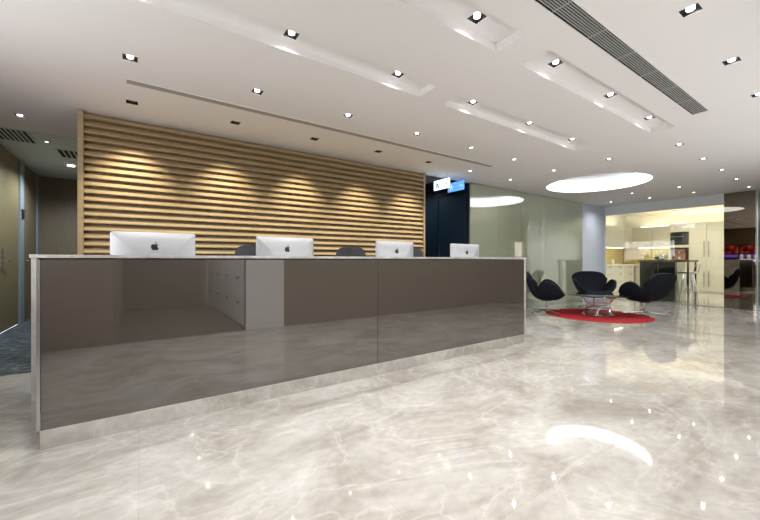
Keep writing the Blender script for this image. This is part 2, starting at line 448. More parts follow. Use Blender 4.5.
row(ROW_C, TROUGH_Z, 'inside the ceiling troughs nearer the air grille', 2, 'downlights in the ceiling troughs')
row(ROW_D, CEIL, 'in the row right of the air grille', 2, 'downlights right of the grille')
far_lab = ['flat downlight just past the far end of the trough nearer the counter', 'flat downlight just past the far end of the trough by the air grille',
 'second flat downlight past the trough end by the air grille', 'third flat downlight past the trough end, right of the round ceiling light',
 'downlight by the slot diffuser end, near the left of the etched glass wall', 'downlight close above the etched glass wall, left of the round ceiling light',
 'dim downlight behind the round ceiling light, nearer of the pair before the white beam', 'downlight behind the round ceiling light, close to the white beam',
 'downlight nearest the white corner wall', 'downlight right of the round ceiling light, mid way to the white beam',
 'downlight right of the round ceiling light, hard against the white beam', 'downlight in front of the bronze mirror panel, farther from it', 'downlight right above the bronze mirror panel']
for (x, y), lab in zip(FAR, far_lab):
    downlight(x, y, CEIL, 'square ' + lab, 'downlights around the round ceiling light')
downlight(*HALL_DL[0], CEIL, 'downlight on the plaster ceiling just before the side hall', 'hall downlights', energy=9, key='hallp', color=(.85, .95, 1))
downlight(-1.06, 6.7, 2.699, 'downlight in the cool suspended ceiling of the side hall', 'hall downlights', energy=80, key='hall', color=(.7, .88, 1))
for i, (x, y) in enumerate(KC):
    downlight(x, y, 2.80, 'downlight in the kitchen ceiling behind the beam', 'kitchen downlights', energy=52, key='kitchen', color=(1, .95, .86))
for i, (x, y) in enumerate(COR):
    downlight(x, y, CEIL, 'downlight in the corridor behind the photographer', 'corridor downlights', energy=40, key='cor', color=(.95, .97, 1))

# wall washers over the slats: black square, tilted towards the wall
for i, (x, y) in enumerate(WALL_SPOTS):
    r = thing('wall_washer', f'dark square adjustable spotlight above the wood slat wall, {ordn[i]} from the left', 'spotlight', (x, y, CEIL), 0, 'wall washers above the slats')
    s = HS; d = .05
    MB().add([(-s, -s, 0), (s, -s, 0), (s, s, 0), (-s, s, 0), (-s, -s, d), (s, -s, d), (s, s, d), (-s, s, d)],
             [(0, 1, 5, 4), (1, 2, 6, 5), (2, 3, 7, 6), (3, 0, 4, 7), (4, 5, 6, 7)]).build('housing', M['housing'], r)
    b = MB().lathe([(.026, .03), (.028, .0), (.024, -.004)], 20); g = b.build('lamp_head', M['black'], r, True)
    g.location = (0, -.005, .008); g.rotation_euler = (R(14), 0, 0)
    ln = bpy.data.objects.new('washer_beam', spot('washer', 46, 66, .9, (1, .88, .68), .02))
    col.objects.link(ln); ln.parent = r; ln.location = (0, 0, -.012); ln.rotation_euler = (R(27), 0, 0)

# round recessed ceiling light
rl = thing('round_ceiling_light', 'large round recessed ceiling light glowing white above the red rug', 'ceiling light', (*DISK_C, CEIL))
n = 64
cyl = MB(); vs = []; fs = []
for z in (0, DISK_H):
    for k in range(n): vs.append((DISK_R*math.cos(2*math.pi*k/n), DISK_R*math.sin(2*math.pi*k/n), z))
for k in range(n): fs.append((k, (k + 1) % n, n + (k + 1) % n, n + k))
cyl.add(vs, fs).build('glowing_ring', M['cove'], rl, True)
MB().lathe([(DISK_R, DISK_H), (DISK_R, DISK_H + .02)], n).build('inner_disc', mat('recess_paint', (.85, .87, .9), .8), rl)

# long air grille
gx0, gy0, gx1, gy1 = GR
g = thing('air_grille', 'long black slatted air grille set in the white ceiling', 'air vent', ((gx0 + gx1)/2, (gy0 + gy1)/2, CEIL))
hx, hy = (gx1 - gx0)/2, (gy1 - gy0)/2
fr = MB()
fr.box(-hx - .008, -hy - .008, -.004, hx + .008, -hy, .002).box(-hx - .008, hy, -.004, hx + .008, hy + .008, .002)
fr.box(-hx - .008, -hy, -.004, -hx, hy, .002).box(hx, -hy, -.004, hx + .008, hy, .002)
fr.build('frame', M['ceiling'], g)
MB().box(-hx - .01, -hy - .01, .035, hx + .01, hy + .01, .045).box(-hx - .01, -hy - .01, .003, hx + .01, -hy, .04).box(-hx - .01, hy, .003, hx + .01, hy + .01, .04).box(-hx - .01, -hy, .003, -hx, hy, .04).box(hx, -hy, .003, hx + .01, hy, .04).build('dark_duct', M['grille_dark'], g)
sl = MB()
for k in range(1, 8):
    y = -hy + 2*hy*k/8
    sl.box(-hx, y - .0024, 0, hx, y + .0024, .006)
sl.build('slats', M['grille_bar'], g)
for k in range(1, 10):
    x = -hx + 2*hx*k/10; MB().box(x - .003, -hy, .0005, x + .003, hy, .005).build('cross_bar', M['grille_bar'], g)
# slot diffuser
sd = thing('slot_diffuser', 'long thin grey slot diffuser in the ceiling parallel to the slat wall', 'air vent', (2.23, 3.535, CEIL))
MB().box(-2.31, -.040, -.003, 2.31, .040, .0).build('slot', M['diffuser'], sd)
MB().box(-2.315, -.044, -.004, 2.315, -.040, 0).box(-2.315, .040, -.004, 2.315, .044, 0).build('trim_ring', M['ceiling'], sd)

# ------------------------------------------------------------------ wood slat wall
sw = thing('slat_wall', 'wooden feature wall of horizontal slats behind the reception counter', 'wall panel', (1.75, 4.5, 0))
x0, x1 = -.44 - 1.75, 3.93 - 1.75
pitch = .0735
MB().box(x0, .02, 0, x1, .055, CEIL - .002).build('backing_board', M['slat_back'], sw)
sl = MB(); z = .01
while z + .055 < CEIL - .002:
    # sloped slat: lower edge stands out, upper face leans back
    pr = [(.02, z), (-.048, z + .004), (-.052, z + .010), (-.050, z + .020), (-.022, z + .052), (.02, z + .054)]
    vs = [(x0, y, zz) for y, zz in pr] + [(x1, y, zz) for y, zz in pr]
    m_ = len(pr)
    sl.add(vs, [(i, (i + 1) % m_, m_ + (i + 1) % m_, m_ + i) for i in range(m_)] + [tuple(range(m_)), tuple(range(m_, 2*m_))[::-1]])
    z += pitch
sl.build('slats', M['slat_wood'], sw)
MB().box(x0 - .045, -.06, 0, x0, .055, CEIL - .002, .003).build('edge_board', M['slat_wood'], sw)
MB().box(x1, -.06, 0, x1 + .04, .055, CEIL - .002, .003).build('edge_board', M['slat_wood'], sw)

# ------------------------------------------------------------------ reception counter
rc = thing('reception_counter', 'long reception counter with bronze glass front, marble top and plinth', 'counter', (1.81, 2.9, 0))
def l(x, y): return (x - 1.81, y - 2.9)
def cb_(name, a, b, m, bev=0, parent=None):
    ax, ay = l(a[0], a[1]); bx, by = l(b[0], b[1])
    return MB().box(ax, ay, a[2], bx, by, b[2], bev).build(name, m, parent or rc)
cb_('countertop', (-.540, 2.925, 1.062), (4.53, 3.015, 1.083), M['stone'], .002)
cb_('end_panel', (-.532, 2.93, 0), (-.506, 3.65, 1.062), M['stone'], .001)
cb_('end_panel', (4.47, 2.93, 0), (4.51, 3.65, 1.062), M['stone'], .001)
cb_('body', (-.506, 2.97, 0), (4.47, 3.0, 1.062), M['dark_body'])
cb_('work_surface', (-.506, 3.0, .75), (4.47, 3.62, .785), M['dark_body'])
cb_('plinth', (-.449, 2.66, 0), (4.045, 2.97, .102), M['stone'], .002)
# glass front in two sheets, fixed to a hidden rail
for a, b in ((-.446, 1.808), (1.812, 4.066)):
    gp = cb_('glass_panel', (a, 2.672, .102), (b, 2.684, 1.052), M['brown_glass'], .0008)
cb_('backing_rail', (-.40, 2.684, .102), (4.03, 2.70, 1.045), M['dark_body'])
cb_('edge_trim', (-.464, 2.668, .102), (-.448, 2.70, 1.053), M['steel'])
cb_('edge_trim', (4.067, 2.676, .102), (4.075, 2.70, 1.053), M['steel'])

# ------------------------------------------------------------------ desktop computers
def apple_logo():
    pts = []
    right = [(0, .30), (.12, .36), (.26, .36), (.40, .28), (.30, .16), (.27, .02), (.33, -.12), (.44, -.20), (.36, -.38), (.24, -.50), (.12, -.50), (0, -.45)]
    left = [(-.12, -.50), (-.24, -.50), (-.38, -.34), (-.46, -.10), (-.45, .12), (-.36, .28), (-.24, .36), (-.12, .35)]
    leaf = [(0, .42), (.02, .55), (.10, .65), (.20, .69), (.19, .56), (.12, .46)]
    mb = MB()
    for lp in (right + left, leaf):
        c = (sum(p[0] for p in lp)/len(lp), sum(p[1] for p in lp)/len(lp))
        k = len(lp)
        vs = [(x*.052, 0, y*.052) for x, y in lp] + [(x*.052, -.0012, y*.052) for x, y in lp] + [(c[0]*.052, -.0012, c[1]*.052)]
        mb.add(vs, [(i, (i + 1) % k, k + (i + 1) % k, k + i) for i in range(k)] + [(k + i, k + (i + 1) % k, 2*k) for i in range(k)])
    return mb
def computer(label, x, y, z, rz, cols=None):
    r = thing('desktop_computer', label, 'computer', (x, y, z), rz, 'silver all in one computers on the counter')
    # housing with a softly bulging back (towards -y) and rounded corners
    W, H, z0 = .528, .352, .115
    nx, nz = 24, 16; vs = []; fs = []
    def rnd(u, v):     # rounded rectangle mapping
        X = (u - .5)*W; Z = (v - .5)*H
        return X, Z
    prof = MB()
    rings = []
    def ring(inset, y):
        rr = .016; pts = []
        hw, hh = W/2 - inset, H/2 - inset
        rad = max(rr - inset*.2, .01)
        for cx, cz, a0 in ((hw - rad, hh - rad, 0), (-hw + rad, hh - rad, 90), (-hw + rad, -hh + rad, 180), (hw - rad, -hh + rad, 270)):
            for k in range(6):
                a = R(a0 + 18*k); pts.append((cx + rad*math.cos(a), y, cz + rad*math.sin(a) + z0 + H/2))
        return pts
    for inset, yy in ((0, .004), (0, -.002), (.006, -.006), (.05, -.018), (.10, -.028), (.14, -.033)):
        rings.append(ring(inset, yy))
    k = len(rings[0]); vs = [p for rg in rings for p in rg]
    fs = [(i*k + j, i*k + (j + 1) % k, (i + 1)*k + (j + 1) % k, (i + 1)*k + j) for i in range(len(rings) - 1) for j in range(k)]
    fs += [tuple(range(k)), tuple((len(rings) - 1)*k + j for j in range(k))]
    prof.add(vs, fs).build('housing', M['alu'], r, True)
    MB().box(-W/2 + .006, .004, z0 + .085, W/2 - .006, .006, z0 + H - .006).build('screen', M['black'], r)
    # stand: bent plate
    st = MB()
    path = [(-.055, z0 + .16), (-.075, z0 + .06), (-.085, .03), (-.083, .008), (-.07, .0055), (.10, .0055)]
    vs = []; fs = []
    for y_, z_ in path:
        for dx in (-.09, .09):
            for t in (-.0035, .0035):
                vs.append((dx, y_ + (t if z_ > .02 else 0), z_ + (0 if z_ > .02 else t)))
    for i in range(len(path) - 1):
        a = i*4; b = a + 4
        fs += [(a, a + 1, b + 1, b), (a + 2, b + 2, b + 3, a + 3), (a, b, b + 2, a + 2), (a + 1, a + 3, b + 3, b + 1)]
    fs += [(0, 2, 3, 1), (len(vs) - 4, len(vs) - 3, len(vs) - 1, len(vs) - 2)]
    st.add(vs, fs).build('stand', M['alu'], r)
    MB().box(-.03, -.056, z0 + .13, .03, -.03, z0 + .19, .003).build('hinge', M['alu'], r)
    lg = apple_logo().build('logo', M['black'], r); lg.location = (0, -.0335, z0 + H - .105)
    lg['label'] = 'black apple-with-a-bite emblem'
    return r
WT = .785
computer('silver computer at the left end of the counter, seen from behind, largest of four', .10, 3.075, WT, R(-2))
computer('silver computer second from the left, a dark chair at its left', 1.09, 3.075, WT, R(1))
computer('silver computer third from the left, in front of the right end of the slats', 2.31, 3.075, WT, R(2))
computer('silver computer farthest right on the counter, smallest of the four in view', 3.42, 3.075, WT, R(0))

# ------------------------------------------------------------------ office chairs behind the counter
def office_chair(label, x, y, rz):
    r = thing('office_chair', label, 'chair', (x, y, 0), rz, 'office chairs behind the counter')
    # faces -y (towards the counter)
    MB().box(-.24, -.24, .44, .24, .22, .51, .03).build('seat', M['fabric'], r, True)
    b = MB(); vs = []; fs = []; nu, nv = 10, 10
    for s_ in (0, 1):
        for j in range(nv + 1):
            for i in range(nu + 1):
                u = i/nu*2 - 1; v = j/nv
                wd = .215 + .025*math.sin(v*math.pi) - .025*max(0, v - .8)/.2
                zz = .56 + v*.66 - (.04*abs(u)**5 if v > .8 else 0)
                vs.append((u*wd, .26 - .035*u*u*(-1) - .05 + .05*v - (0 if s_ else .035), zz))
    q = (nu + 1)*(nv + 1)
    for j in range(nv):
        for i in range(nu):
            a = j*(nu + 1) + i
            fs.append((a, a + 1, a + nu + 2, a + nu + 1)); fs.append((q + a, q + a + nu + 1, q + a + nu + 2, q + a + 1))
    for i in range(nu):
        fs.append((i, q + i, q + i + 1, i + 1)); a = nv*(nu + 1) + i; fs.append((a, a + 1, q + a + 1, q + a))
    for j in range(nv):
        a = j*(nu + 1); fs.append((a, a + nu + 1, q + a + nu + 1, q + a)); a += nu; fs.append((a, q + a, q + a + nu + 1, a + nu + 1))
    b.add(vs, fs).build('backrest', M['chair_mesh'], r, True)
    MB().tube([(0, .1, .43), (0, .28, .46), (0, .285, .62)], .02).build('back_bracket', M['plastic'], r, True)
    for sx in (-1, 1):
        MB().tube([(sx*.2, .05, .45), (sx*.28, .05, .47), (sx*.28, .05, .66)], .014).box(sx*.28 - .035, -.12, .66, sx*.28 + .035, .13, .685, .01).build('armrest', M['plastic'], r, True)
    MB().lathe([(.03, .12), (.03, .28), (.022, .28), (.022, .44)], 16).build('gas_column', M['plastic'], r, True)
    for k in range(5):
        a = R(72*k + 18)
        lg = MB().tube([(0, 0, .13), (.28*math.cos(a), .28*math.sin(a), .075)], [.022, .014]).build('leg', M['plastic'], r, True)
        w_ = MB().lathe([(.006, -.012), (.026, -.012), (.026, .012), (.006, .012)], 16)
        wo = w_.build('caster', M['rubber'], lg, True); wo.location = (.28*math.cos(a), .28*math.sin(a), .0265); wo.rotation_euler = (R(90), 0, a)
        MB().tube([(.28*math.cos(a), .28*math.sin(a), .08), (.28*math.cos(a), .28*math.sin(a), .05)], .007).build('caster_stem', M['plastic'], lg)
    return r
office_chair('dark office chair showing between the first and second computers', 1.10, 3.82, R(4))
office_chair('dark office chair showing between the second and third computers', 2.30, 3.82, R(-8))
office_chair('dark office chair showing just right of the third computer', 3.46, 3.84, R(6))

# ------------------------------------------------------------------ hall at the left
def hall_door(y0, y1, ztop, label, m):
    r = thing('hall_door', label, 'door', (X0, (y0 + y1)/2, 0))
    h = (y1 - y0)/2
    MB().box(-.04, -h, .006, .0, h, ztop).build('door_leaf', m, r)
    return r, h
r, h = hall_door(7.15, 8.10, 2.70, 'brown wooden hall door with a steel lever handle at the far left', M['hall_wood'])
hp = MB().box(0, -.93 + .53, .94, .008, -.93 + .60, 1.22, .002).build('handle_plate', M['steel'], r)
MB().tube([(.008, -.37, 1.04), (.055, -.37, 1.04), (.058, -.34, 1.04), (.058, -.22, 1.035)], .010).build('lever', M['steel'], hp, True)
struct(box('trim_hall_door', (X0 - .1, 8.10, 0), (X0 + .025, 8.32, 2.70), M['frame_grey']), 'grey metal door frame with a card reader')
struct(box('trim_hall_end', (X0 - .05, 9.26, 0), (X0 + .03, 9.5, 2.70), M['frame_grey']))
r2 = thing('hall_door', 'dark brown far hall door between two grey frames', 'door', (X0, 8.82, 0))
MB().box(.001, -.42, .006, .013, .42, 2.4).build('door_leaf', M['dark_hall_wood'], r2)
MB().tube([(.012, -.34, 1.04), (.05, -.34, 1.04), (.05, -.22, 1.04)], .01).build('lever', M['steel'], r2, True)
cr = thing('card_reader', 'small black card reader on the grey door frame', 'card reader', (X0 + .025, 8.2, 1.74))
MB().box(0, -.05, 0, .02, .05, .15, .004).build('case', M['black'], cr)
MB().box(.02, -.03, .09, .022, .03, .13).build('display', M['niche'], cr)
struct(box('baseboard_hall', (-.415, 4.70, 0), (-.40, 9.5, .09), M['black']))
def vent(label, x, y, z, wx, wy):
    r = thing('ceiling_vent', label, 'air vent', (x, y, z), 0, 'hall ceiling vents')
    MB().box(-wx/2, -wy/2, -.006, wx/2, wy/2, -.002).build('backing', M['grille_dark'], r)
    f = MB(); t = .02
    f.box(-wx/2 - t, -wy/2 - t, -.012, wx/2 + t, -wy/2, 0).box(-wx/2 - t, wy/2, -.012, wx/2 + t, wy/2 + t, 0).box(-wx/2 - t, -wy/2, -.012, -wx/2, wy/2, 0).box(wx/2, -wy/2, -.012, wx/2 + t, wy/2, 0)
    f.build('frame', M['cool_ceiling'], r)
    s = MB(); n_ = 7
    for k in range(1, n_): s.box(-wx/2 + wx*k/n_ - .008, -wy/2, -.014, -wx/2 + wx*k/n_ + .008, wy/2, -.006)
    s.build('slats', M['cool_ceiling'], r)
vent('dark slotted vent in the hall ceiling beside the slat wall edge', -.78, 7.25, 2.70, .44, .5)
vent('slotted vent in the hall ceiling above the brown door', -1.36, 6.55, 2.70, .34, .6)
rr = thing('round_ceiling_diffuser', 'white round diffuser deep in the hall ceiling', 'air vent', (-.95, 7.95, 2.70))
MB().lathe([(.17, 0), (.17, -.01), (.12, -.03), (.05, -.035)], 32).build('cone', M['white_lacquer'], rr, True)
MB().lathe([(.05, -.03), (.05, -.045), (.03, -.05)], 24).build('centre', M['lamp'], rr, True)  # glow put into the vent's centre, which is no lamp
rs = bpy.data.objects.new('hall_rear_fill', spot('hallr', 60, 160, .6, (.8, .92, 1), .03)); col.objects.link(rs); rs.parent = rr; rs.location = (0, 0, -.09)  # added beam below the vent to brighten the dark hall

# ------------------------------------------------------------------ screens on the left wall (seen in the bronze mirror)
for i, (ya, yb, nm) in enumerate(((3.42, 3.98, 'nearer the photographer'), (4.02, 4.58, 'nearer the hall'))):
    t = thing('wall_screen', f'wall screen with a red and purple picture, {nm}, mirrored in the bronze panel', 'screen', (X0, (ya + yb)/2, 1.2), 0, 'wall screens')
    MB().box(0.0, -.275, -.06, .04, .275, .56, .003).build('case', M['black'], t)
    MB().box(.04, -.26, .16, .043, .26, .53).build('picture', M['screen_red'], t)
    MB().box(.04, -.26, -.03, .043, .26, .10).build('caption_band', M['screen_blue'], t)

# ------------------------------------------------------------------ passage: dark door and exit signs
d = thing('passage_door', 'dark teal door in the passage right of the slat wall', 'door', (5.15, 4.99, 0))
MB().box(-.03, -.34, .005, 0, .34, 2.34, .003).build('door_leaf', M['teal_door'], d)
MB().box(-.045, -.40, 0, 0, -.345, 2.42).box(-.045, .345, 0, 0, .40, 2.42).box(-.045, -.345, 2.35, 0, .345, 2.42).build('door_frame', M['teal_wall'], d)
MB().tube([(-.03, .27, 1.0), (-.07, .27, 1.0), (-.07, .27, 1.35), (-.03, .27, 1.35)], .009).build('handle', M['steel'], d, True)
def exit_sign(label, x, y, z, wy, hz, face, marks, top):
    r = thing('exit_sign', label, 'sign', (x, y, z), 0, 'hanging exit signs')
    MB().box(-.012, -wy/2, 0, .012, wy/2, hz, .002).build('sign_box', face, r)
    # walking figure, arrow and letter strokes
    fg = MB(); f = -.0125; s = hz
    def q(y0, z0, y1, z1): fg.box(f - .001, y0, z0, f, y1, z1)
    # running figure at the left half (left in view is +y)
    cy_ = wy*.27
    q(cy_ - .012, s*.70, cy_ + .012, s*.84)
    q(cy_ - .016, s*.40, cy_ + .016, s*.66); q(cy_ - .050, s*.52, cy_ + .045, s*.60)
    q(cy_ - .045, s*.20, cy_ - .012, s*.40); q(cy_ + .006, s*.14, cy_ + .03, s*.40)
    # arrow at the right half
    q(-wy*.40, s*.44, -wy*.22, s*.52)
    fg.add([(f - .001, -wy*.44, s*.48), (f - .001, -wy*.36, s*.66), (f - .001, -wy*.36, s*.30)], [(0, 1, 2)])
    fg.build('pictogram', marks, r)
    for yy in (-wy*.35, wy*.35):
        MB().tube([(0, yy, hz), (0, yy, top - z)], .004, 6).build('hanger', M['steel'], r)
exit_sign('white glowing exit sign hanging at the passage, running figure and arrow', 4.25, 4.34, 2.255, .36, .16, M['sign_white'], M['sign_green'], CEIL)
exit_sign('blue glowing sign hanging just behind the white exit sign', 4.72, 4.46, 2.295, .38, .16, M['sign_blue'], M['sign_pale'], CEIL)
pl = bpy.data.lights.new('passage_lamp', 'SPOT'); pl.energy = 45; pl.color = (.6, .75, 1); pl.spot_size = R(150); pl.spot_blend = 1; pl.shadow_soft_size = .04
po = bpy.data.objects.new('passage_lamp', pl); col.objects.link(po); po.location = (4.5, 5.8, 2.66)

# ------------------------------------------------------------------ etched glass wall
gw = thing('glass_partition', 'pale green etched glass partition behind the lounge', 'glass partition', (7.25, 4.5, 0), 0, 'glass partitions')
seams = [5.14, 5.97, 6.74, 7.66, 8.53, 9.375]
for a, b in zip(seams, seams[1:]):
    p = MB().box(a - 7.25 + .002, 0, .02, b - 7.25 - .002, .012, CEIL - .012).build('glass_sheet', M['olive_glass'], gw)
MB().box(5.14 - 7.25, -.012, CEIL - .012, 9.375 - 7.25, .024, CEIL).build('head_channel', M['steel'], gw)
MB().box(5.14 - 7.25, -.012, 0, 9.375 - 7.25, .024, .02).build('floor_channel', M['steel'], gw)
ml = bpy.data.lights.new('meeting_lamp', 'SPOT'); ml.energy = 120; ml.color = (1, .95, .8); ml.spot_size = R(150); ml.spot_blend = 1; ml.shadow_soft_size = .05
for x in (6.4, 8.2, 9.8):
    mo = bpy.data.objects.new('meeting_lamp', ml); col.objects.link(mo); mo.location = (x, 5.7, 2.58)

# kitchen glass front
kg = thing('glass_partition', 'clear glass front of the kitchen between white corner wall and bronze mirror', 'glass partition', (10.62, 3.3, 0), 0, 'glass partitions')
ks = [2.10, 3.30, 4.48]
for a, b in zip(ks, ks[1:]):
    MB().box(0, a - 3.3 + .002, .015, .012, b - 3.3 - .002, 2.28).build('glass_sheet', M['clear'], kg)
MB().box(-.01, 4.48 - 3.3, 0, .02, 4.50 - 3.3, 2.28).build('edge_trim', M['white_lacquer'], kg)
MB().box(-.01, 2.10 - 3.3, 0, .02, 4.48 - 3.3, .015).build('floor_channel', M['steel'], kg)
# bronze mirror panel
bmr = thing('mirror_panel', 'full height bronze mirror panel at the right, reflecting red screens', 'mirror', (10.6, 1.86, 0))
MB().box(.0, -.24, .005, .012, .24, CEIL - .003).build('mirror_sheet', M['mirror'], bmr)
MB().box(.012, -.24, .005, .10, .24, CEIL - .003).build('core', M['dark_body'], bmr)
MB().box(-.003, -.250, .005, .10, -.24, CEIL - .003).build('edge_trim', M['chrome'], bmr)
gd = thing('glass_door', 'glass panel with bright edge at the right picture edge', 'glass door', (10.62, .95, 0))
MB().box(0, -.60, .01, .012, .655, CEIL - .004).build('glass_sheet', M['clear'], gd)
MB().box(-.002, .635, .01, .014, .655, CEIL - .004).build('edge_trim', M['edge'], gd)
MB().tube([(-.05, .45, .85), (-.05, .45, 1.35)], .012).box(-.05, .44, .9, 0, .46, .92).box(-.05, .44, 1.28, 0, .46, 1.30).build('handle', M['steel'], gd, True)
sl_ = bpy.data.lights.new('side_lamp', 'SPOT'); sl_.energy = 3; sl_.color = (.6, .8, 1); sl_.spot_size = R(150); sl_.spot_blend = 1; sl_.shadow_soft_size = .05
so = bpy.data.objects.new('side_lamp', sl_); col.objects.link(so); so.location = (11.6, .8, 2.48)

# ------------------------------------------------------------------ lounge: rug, table, chairs
TC = (7.27, 3.20)
rg = MB().lathe([(.885, 0.0005), (.885, .004), (.875, .006), (.5, .006)], 96, (0, 0, 0)).build('round_rug', M['rug'], None, True)
rg.location = (7.20, 3.20, 0)
tag(rg, 'round red rug on the marble floor under the glass table', 'rug')

tb = thing('coffee_table', 'round glass coffee table on a flared base of fine metal wires', 'table', (*TC, .006))
MB().lathe([(.52, .368), (.535, .372), (.535, .378), (.53, .381)], 96).build('tabletop', M['table_glass'], tb, True)
wm = MB(); nw = 60
for k in range(nw):
    a = 2*math.pi*k/nw
    pts = []
    for t in range(9):
        v = t/8
        r_ = .262 - .062*math.sin(min(1, v/.55)*math.pi/2) + (.12*((v - .55)/.45)**1.7 if v > .55 else 0)
        a2 = a + .35*v
        pts.append((r_*math.cos(a2), r_*math.sin(a2), .008 + v*.355))
    wm.tube(pts, .0022, 5)
wm.build('wire_base', M['chrome'], tb, True)
def ring(R_, z, rr=.006, n=64):
    mb = MB(); vs = []; fs = []; k2 = 8
    for i in range(n):
        a = 2*math.pi*i/n
        for j in range(k2):
            b = 2*math.pi*j/k2; q = R_ + rr*math.cos(b); vs.append((q*math.cos(a), q*math.sin(a), z + rr*math.sin(b)))
    for i in range(n):
        for j in range(k2): fs.append((i*k2 + j, ((i + 1) % n)*k2 + j, ((i + 1) % n)*k2 + (j + 1) % k2, i*k2 + (j + 1) % k2))
    return mb.add(vs, fs)
ring(.262, .0065).build('base_ring', M['chrome'], tb, True)
ring(.200, .20, .004).build('waist_ring', M['chrome'], tb, True)
ring(.318, .361).build('top_ring', M['chrome'], tb, True)

def swan_chair():
    r = thing('lounge_chair', 'x', 'chair', (0, 0, 0), 0, 'black winged lounge chairs')
    # rim of the shell, front is +x; half (y>=0), mirrored
    half = [(.30, 0, .40), (.295, .13, .402), (.28, .225, .42), (.25, .29, .475), (.19, .335, .55), (.11, .365, .615), (.02, .375, .645), (-.06, .355, .63), (-.115, .31, .56), (-.145, .265, .475),
            (-.175, .245, .465), (-.21, .265, .53), (-.25, .31, .62), (-.285, .335, .69), (-.31, .315, .745), (-.33, .25, .785), (-.34, .14, .805), (-.342, 0, .81)]
    full = half + [(x, -y, z) for x, y, z in half[-2:0:-1]]
    def cr_(p0, p1, p2, p3, t):
        return .5*((2*p1) + (-p0 + p2)*t + (2*p0 - 5*p1 + 4*p2 - p3)*t*t + (-p0 + 3*p1 - 3*p2 + p3)*t**3)
    P_ = [Vector(p) for p in full]; n0 = len(P_); rim = []
    for i in range(n0):
        for t in (0, .5):
            rim.append(cr_(P_[i - 1], P_[i], P_[(i + 1) % n0], P_[(i + 2) % n0], t))
    k = len(rim); nr = 12; c = Vector((.02, 0, .305))
    vs = [tuple(c)]; fs = []
    for j in range(1, nr + 1):
        t = j/nr
        for p in rim:
            hz = t**.60; vz = t**2.4
            # keep the back and arms upright: run out first, then climb
            vs.append((c.x + (p.x - c.x)*hz, c.y + (p.y - c.y)*hz, c.z + (p.z - c.z)*vz))
    for q in range(k): fs.append((0, 1 + q, 1 + (q + 1) % k))
    for j in range(nr - 1):
        for q in range(k):
            a = 1 + j*k + q; b = 1 + j*k + (q + 1) % k
            fs.append((a, a + k, b + k, b))
    sh = MB().add(vs, fs).build('shell', M['fabric'], r, True)
    so_ = sh.modifiers.new('thick', 'SOLIDIFY'); so_.thickness = .055; so_.offset = 1
    # make sure the shell thickens away from the sitter
    bm = bmesh.new(); bm.from_mesh(sh.data)
    bm.faces.ensure_lookup_table()
    if bm.faces[0].normal.z > 0:
        for f_ in bm.faces: f_.normal_flip()
    bm.to_mesh(sh.data); bm.free()
    bv = sh.modifiers.new('round', 'BEVEL'); bv.width = .018; bv.segments = 3; bv.limit_method = 'ANGLE'; bv.angle_limit = R(50)
    ss = sh.modifiers.new('sub', 'SUBSURF'); ss.levels = 1; ss.render_levels = 1
    MB().lathe([(.10, .235), (.10, .25), (.06, .255)], 24).build('mount_plate', M['plastic'], r, True)
    MB().lathe([(.022, .045), (.022, .12), (.016, .125), (.016, .24)], 16).build('column', M['chrome'], r, True)
    for kk in range(4):
        a = R(45 + 90*kk); ca, sa = math.cos(a), math.sin(a)
        MB().tube([(.0, 0, .048), (.12*ca, .12*sa, .040), (.34*ca, .34*sa, .014)], [.020, .015, .010]).build('leg', M['steel'], r, True)
        MB().lathe([(.012, 0), (.012, .012), (.008, .014)], 12, (.335*ca, .335*sa, 0)).build('foot_pad', M['rubber'], r)
    return r
sw0 = swan_chair()
def face(dfwd, dright):   # heading from camera-frame components
    c_, s_ = math.cos(TH), math.sin(TH)
    return math.atan2(s_*dfwd - c_*dright, c_*dfwd + s_*dright)
sw0.location = (6.72, 3.92, .0062); sw0.rotation_euler = (0, 0, face(-.45, .9)); sw0['label'] = 'black winged lounge chair in side view, left of the glass table by the counter end'
mc = dup(sw0, (8.16, 3.68, .0062), face(-.98, -.22), 'black winged lounge chair facing the camera behind the glass table'); mc.scale = (.96, .96, .98)
dup(sw0, (7.98, 2.69, .0062), face(.95, -.34), 'black winged lounge chair turned away, right of the table before the kitchen glass')

# ------------------------------------------------------------------ kitchen
def cabinet(name, label, cat, group, org, w_, dpt, z0, z1, axis, fronts, handle='none'):
    """org: front left-bottom corner in plan; axis 'x': front faces -y and runs along x; axis 'y': front faces -x and runs along y.
    fronts: list of (u0,u1,z0,z1,kind,handle side)"""
    r = thing(name, label, cat, (org[0], org[1], z0), 0 if axis == 'x' else R(90), group)
    sgn = 1
    # local: x along front, y = depth (positive goes into the wall)
    def bx(n_, a, b, m, parent=r, bev=0):
        if axis == 'y': # rotated +90: local x -> world y, local y -> world -x ; flip depth
            a = (a[0], -a[1], a[2]); b = (b[0], -b[1], b[2])
        return MB().box(*a, *b, bev).build(n_, m, parent)
    bx('body', (0, .02, 0), (w_, dpt, z1 - z0), M['cream'])
    for u0, u1, za, zb, kind, hs in fronts:
        if kind in ('door', 'drawer'):
            f = bx(kind, (u0 + .003, 0, za - z0 + .003), (u1 - .003, .019, zb - z0 - .003), M['cream'], r, .0015)
            if hs == 'l': bx('handle', (u0 + .05, -.03, (za + zb)/2 - z0 - .25), (u0 + .062, -.018, (za + zb)/2 - z0 + .25), M['steel'], f)
            if hs == 'r': bx('handle', (u1 - .062, -.03, (za + zb)/2 - z0 - .25), (u1 - .05, -.018, (za + zb)/2 - z0 + .25), M['steel'], f)
            if hs == 't': bx('handle', ((u0 + u1)/2 - .09, -.025, zb - z0 - .055), ((u0 + u1)/2 + .09, -.013, zb - z0 - .045), M['steel'], f)
    return r
def LR(z0, z1, n_, w_, kind, hs): return [(i*w_/n_, (i + 1)*w_/n_, z0, z1, kind, hs if isinstance(hs, str) else hs[i]) for i in range(n_)]
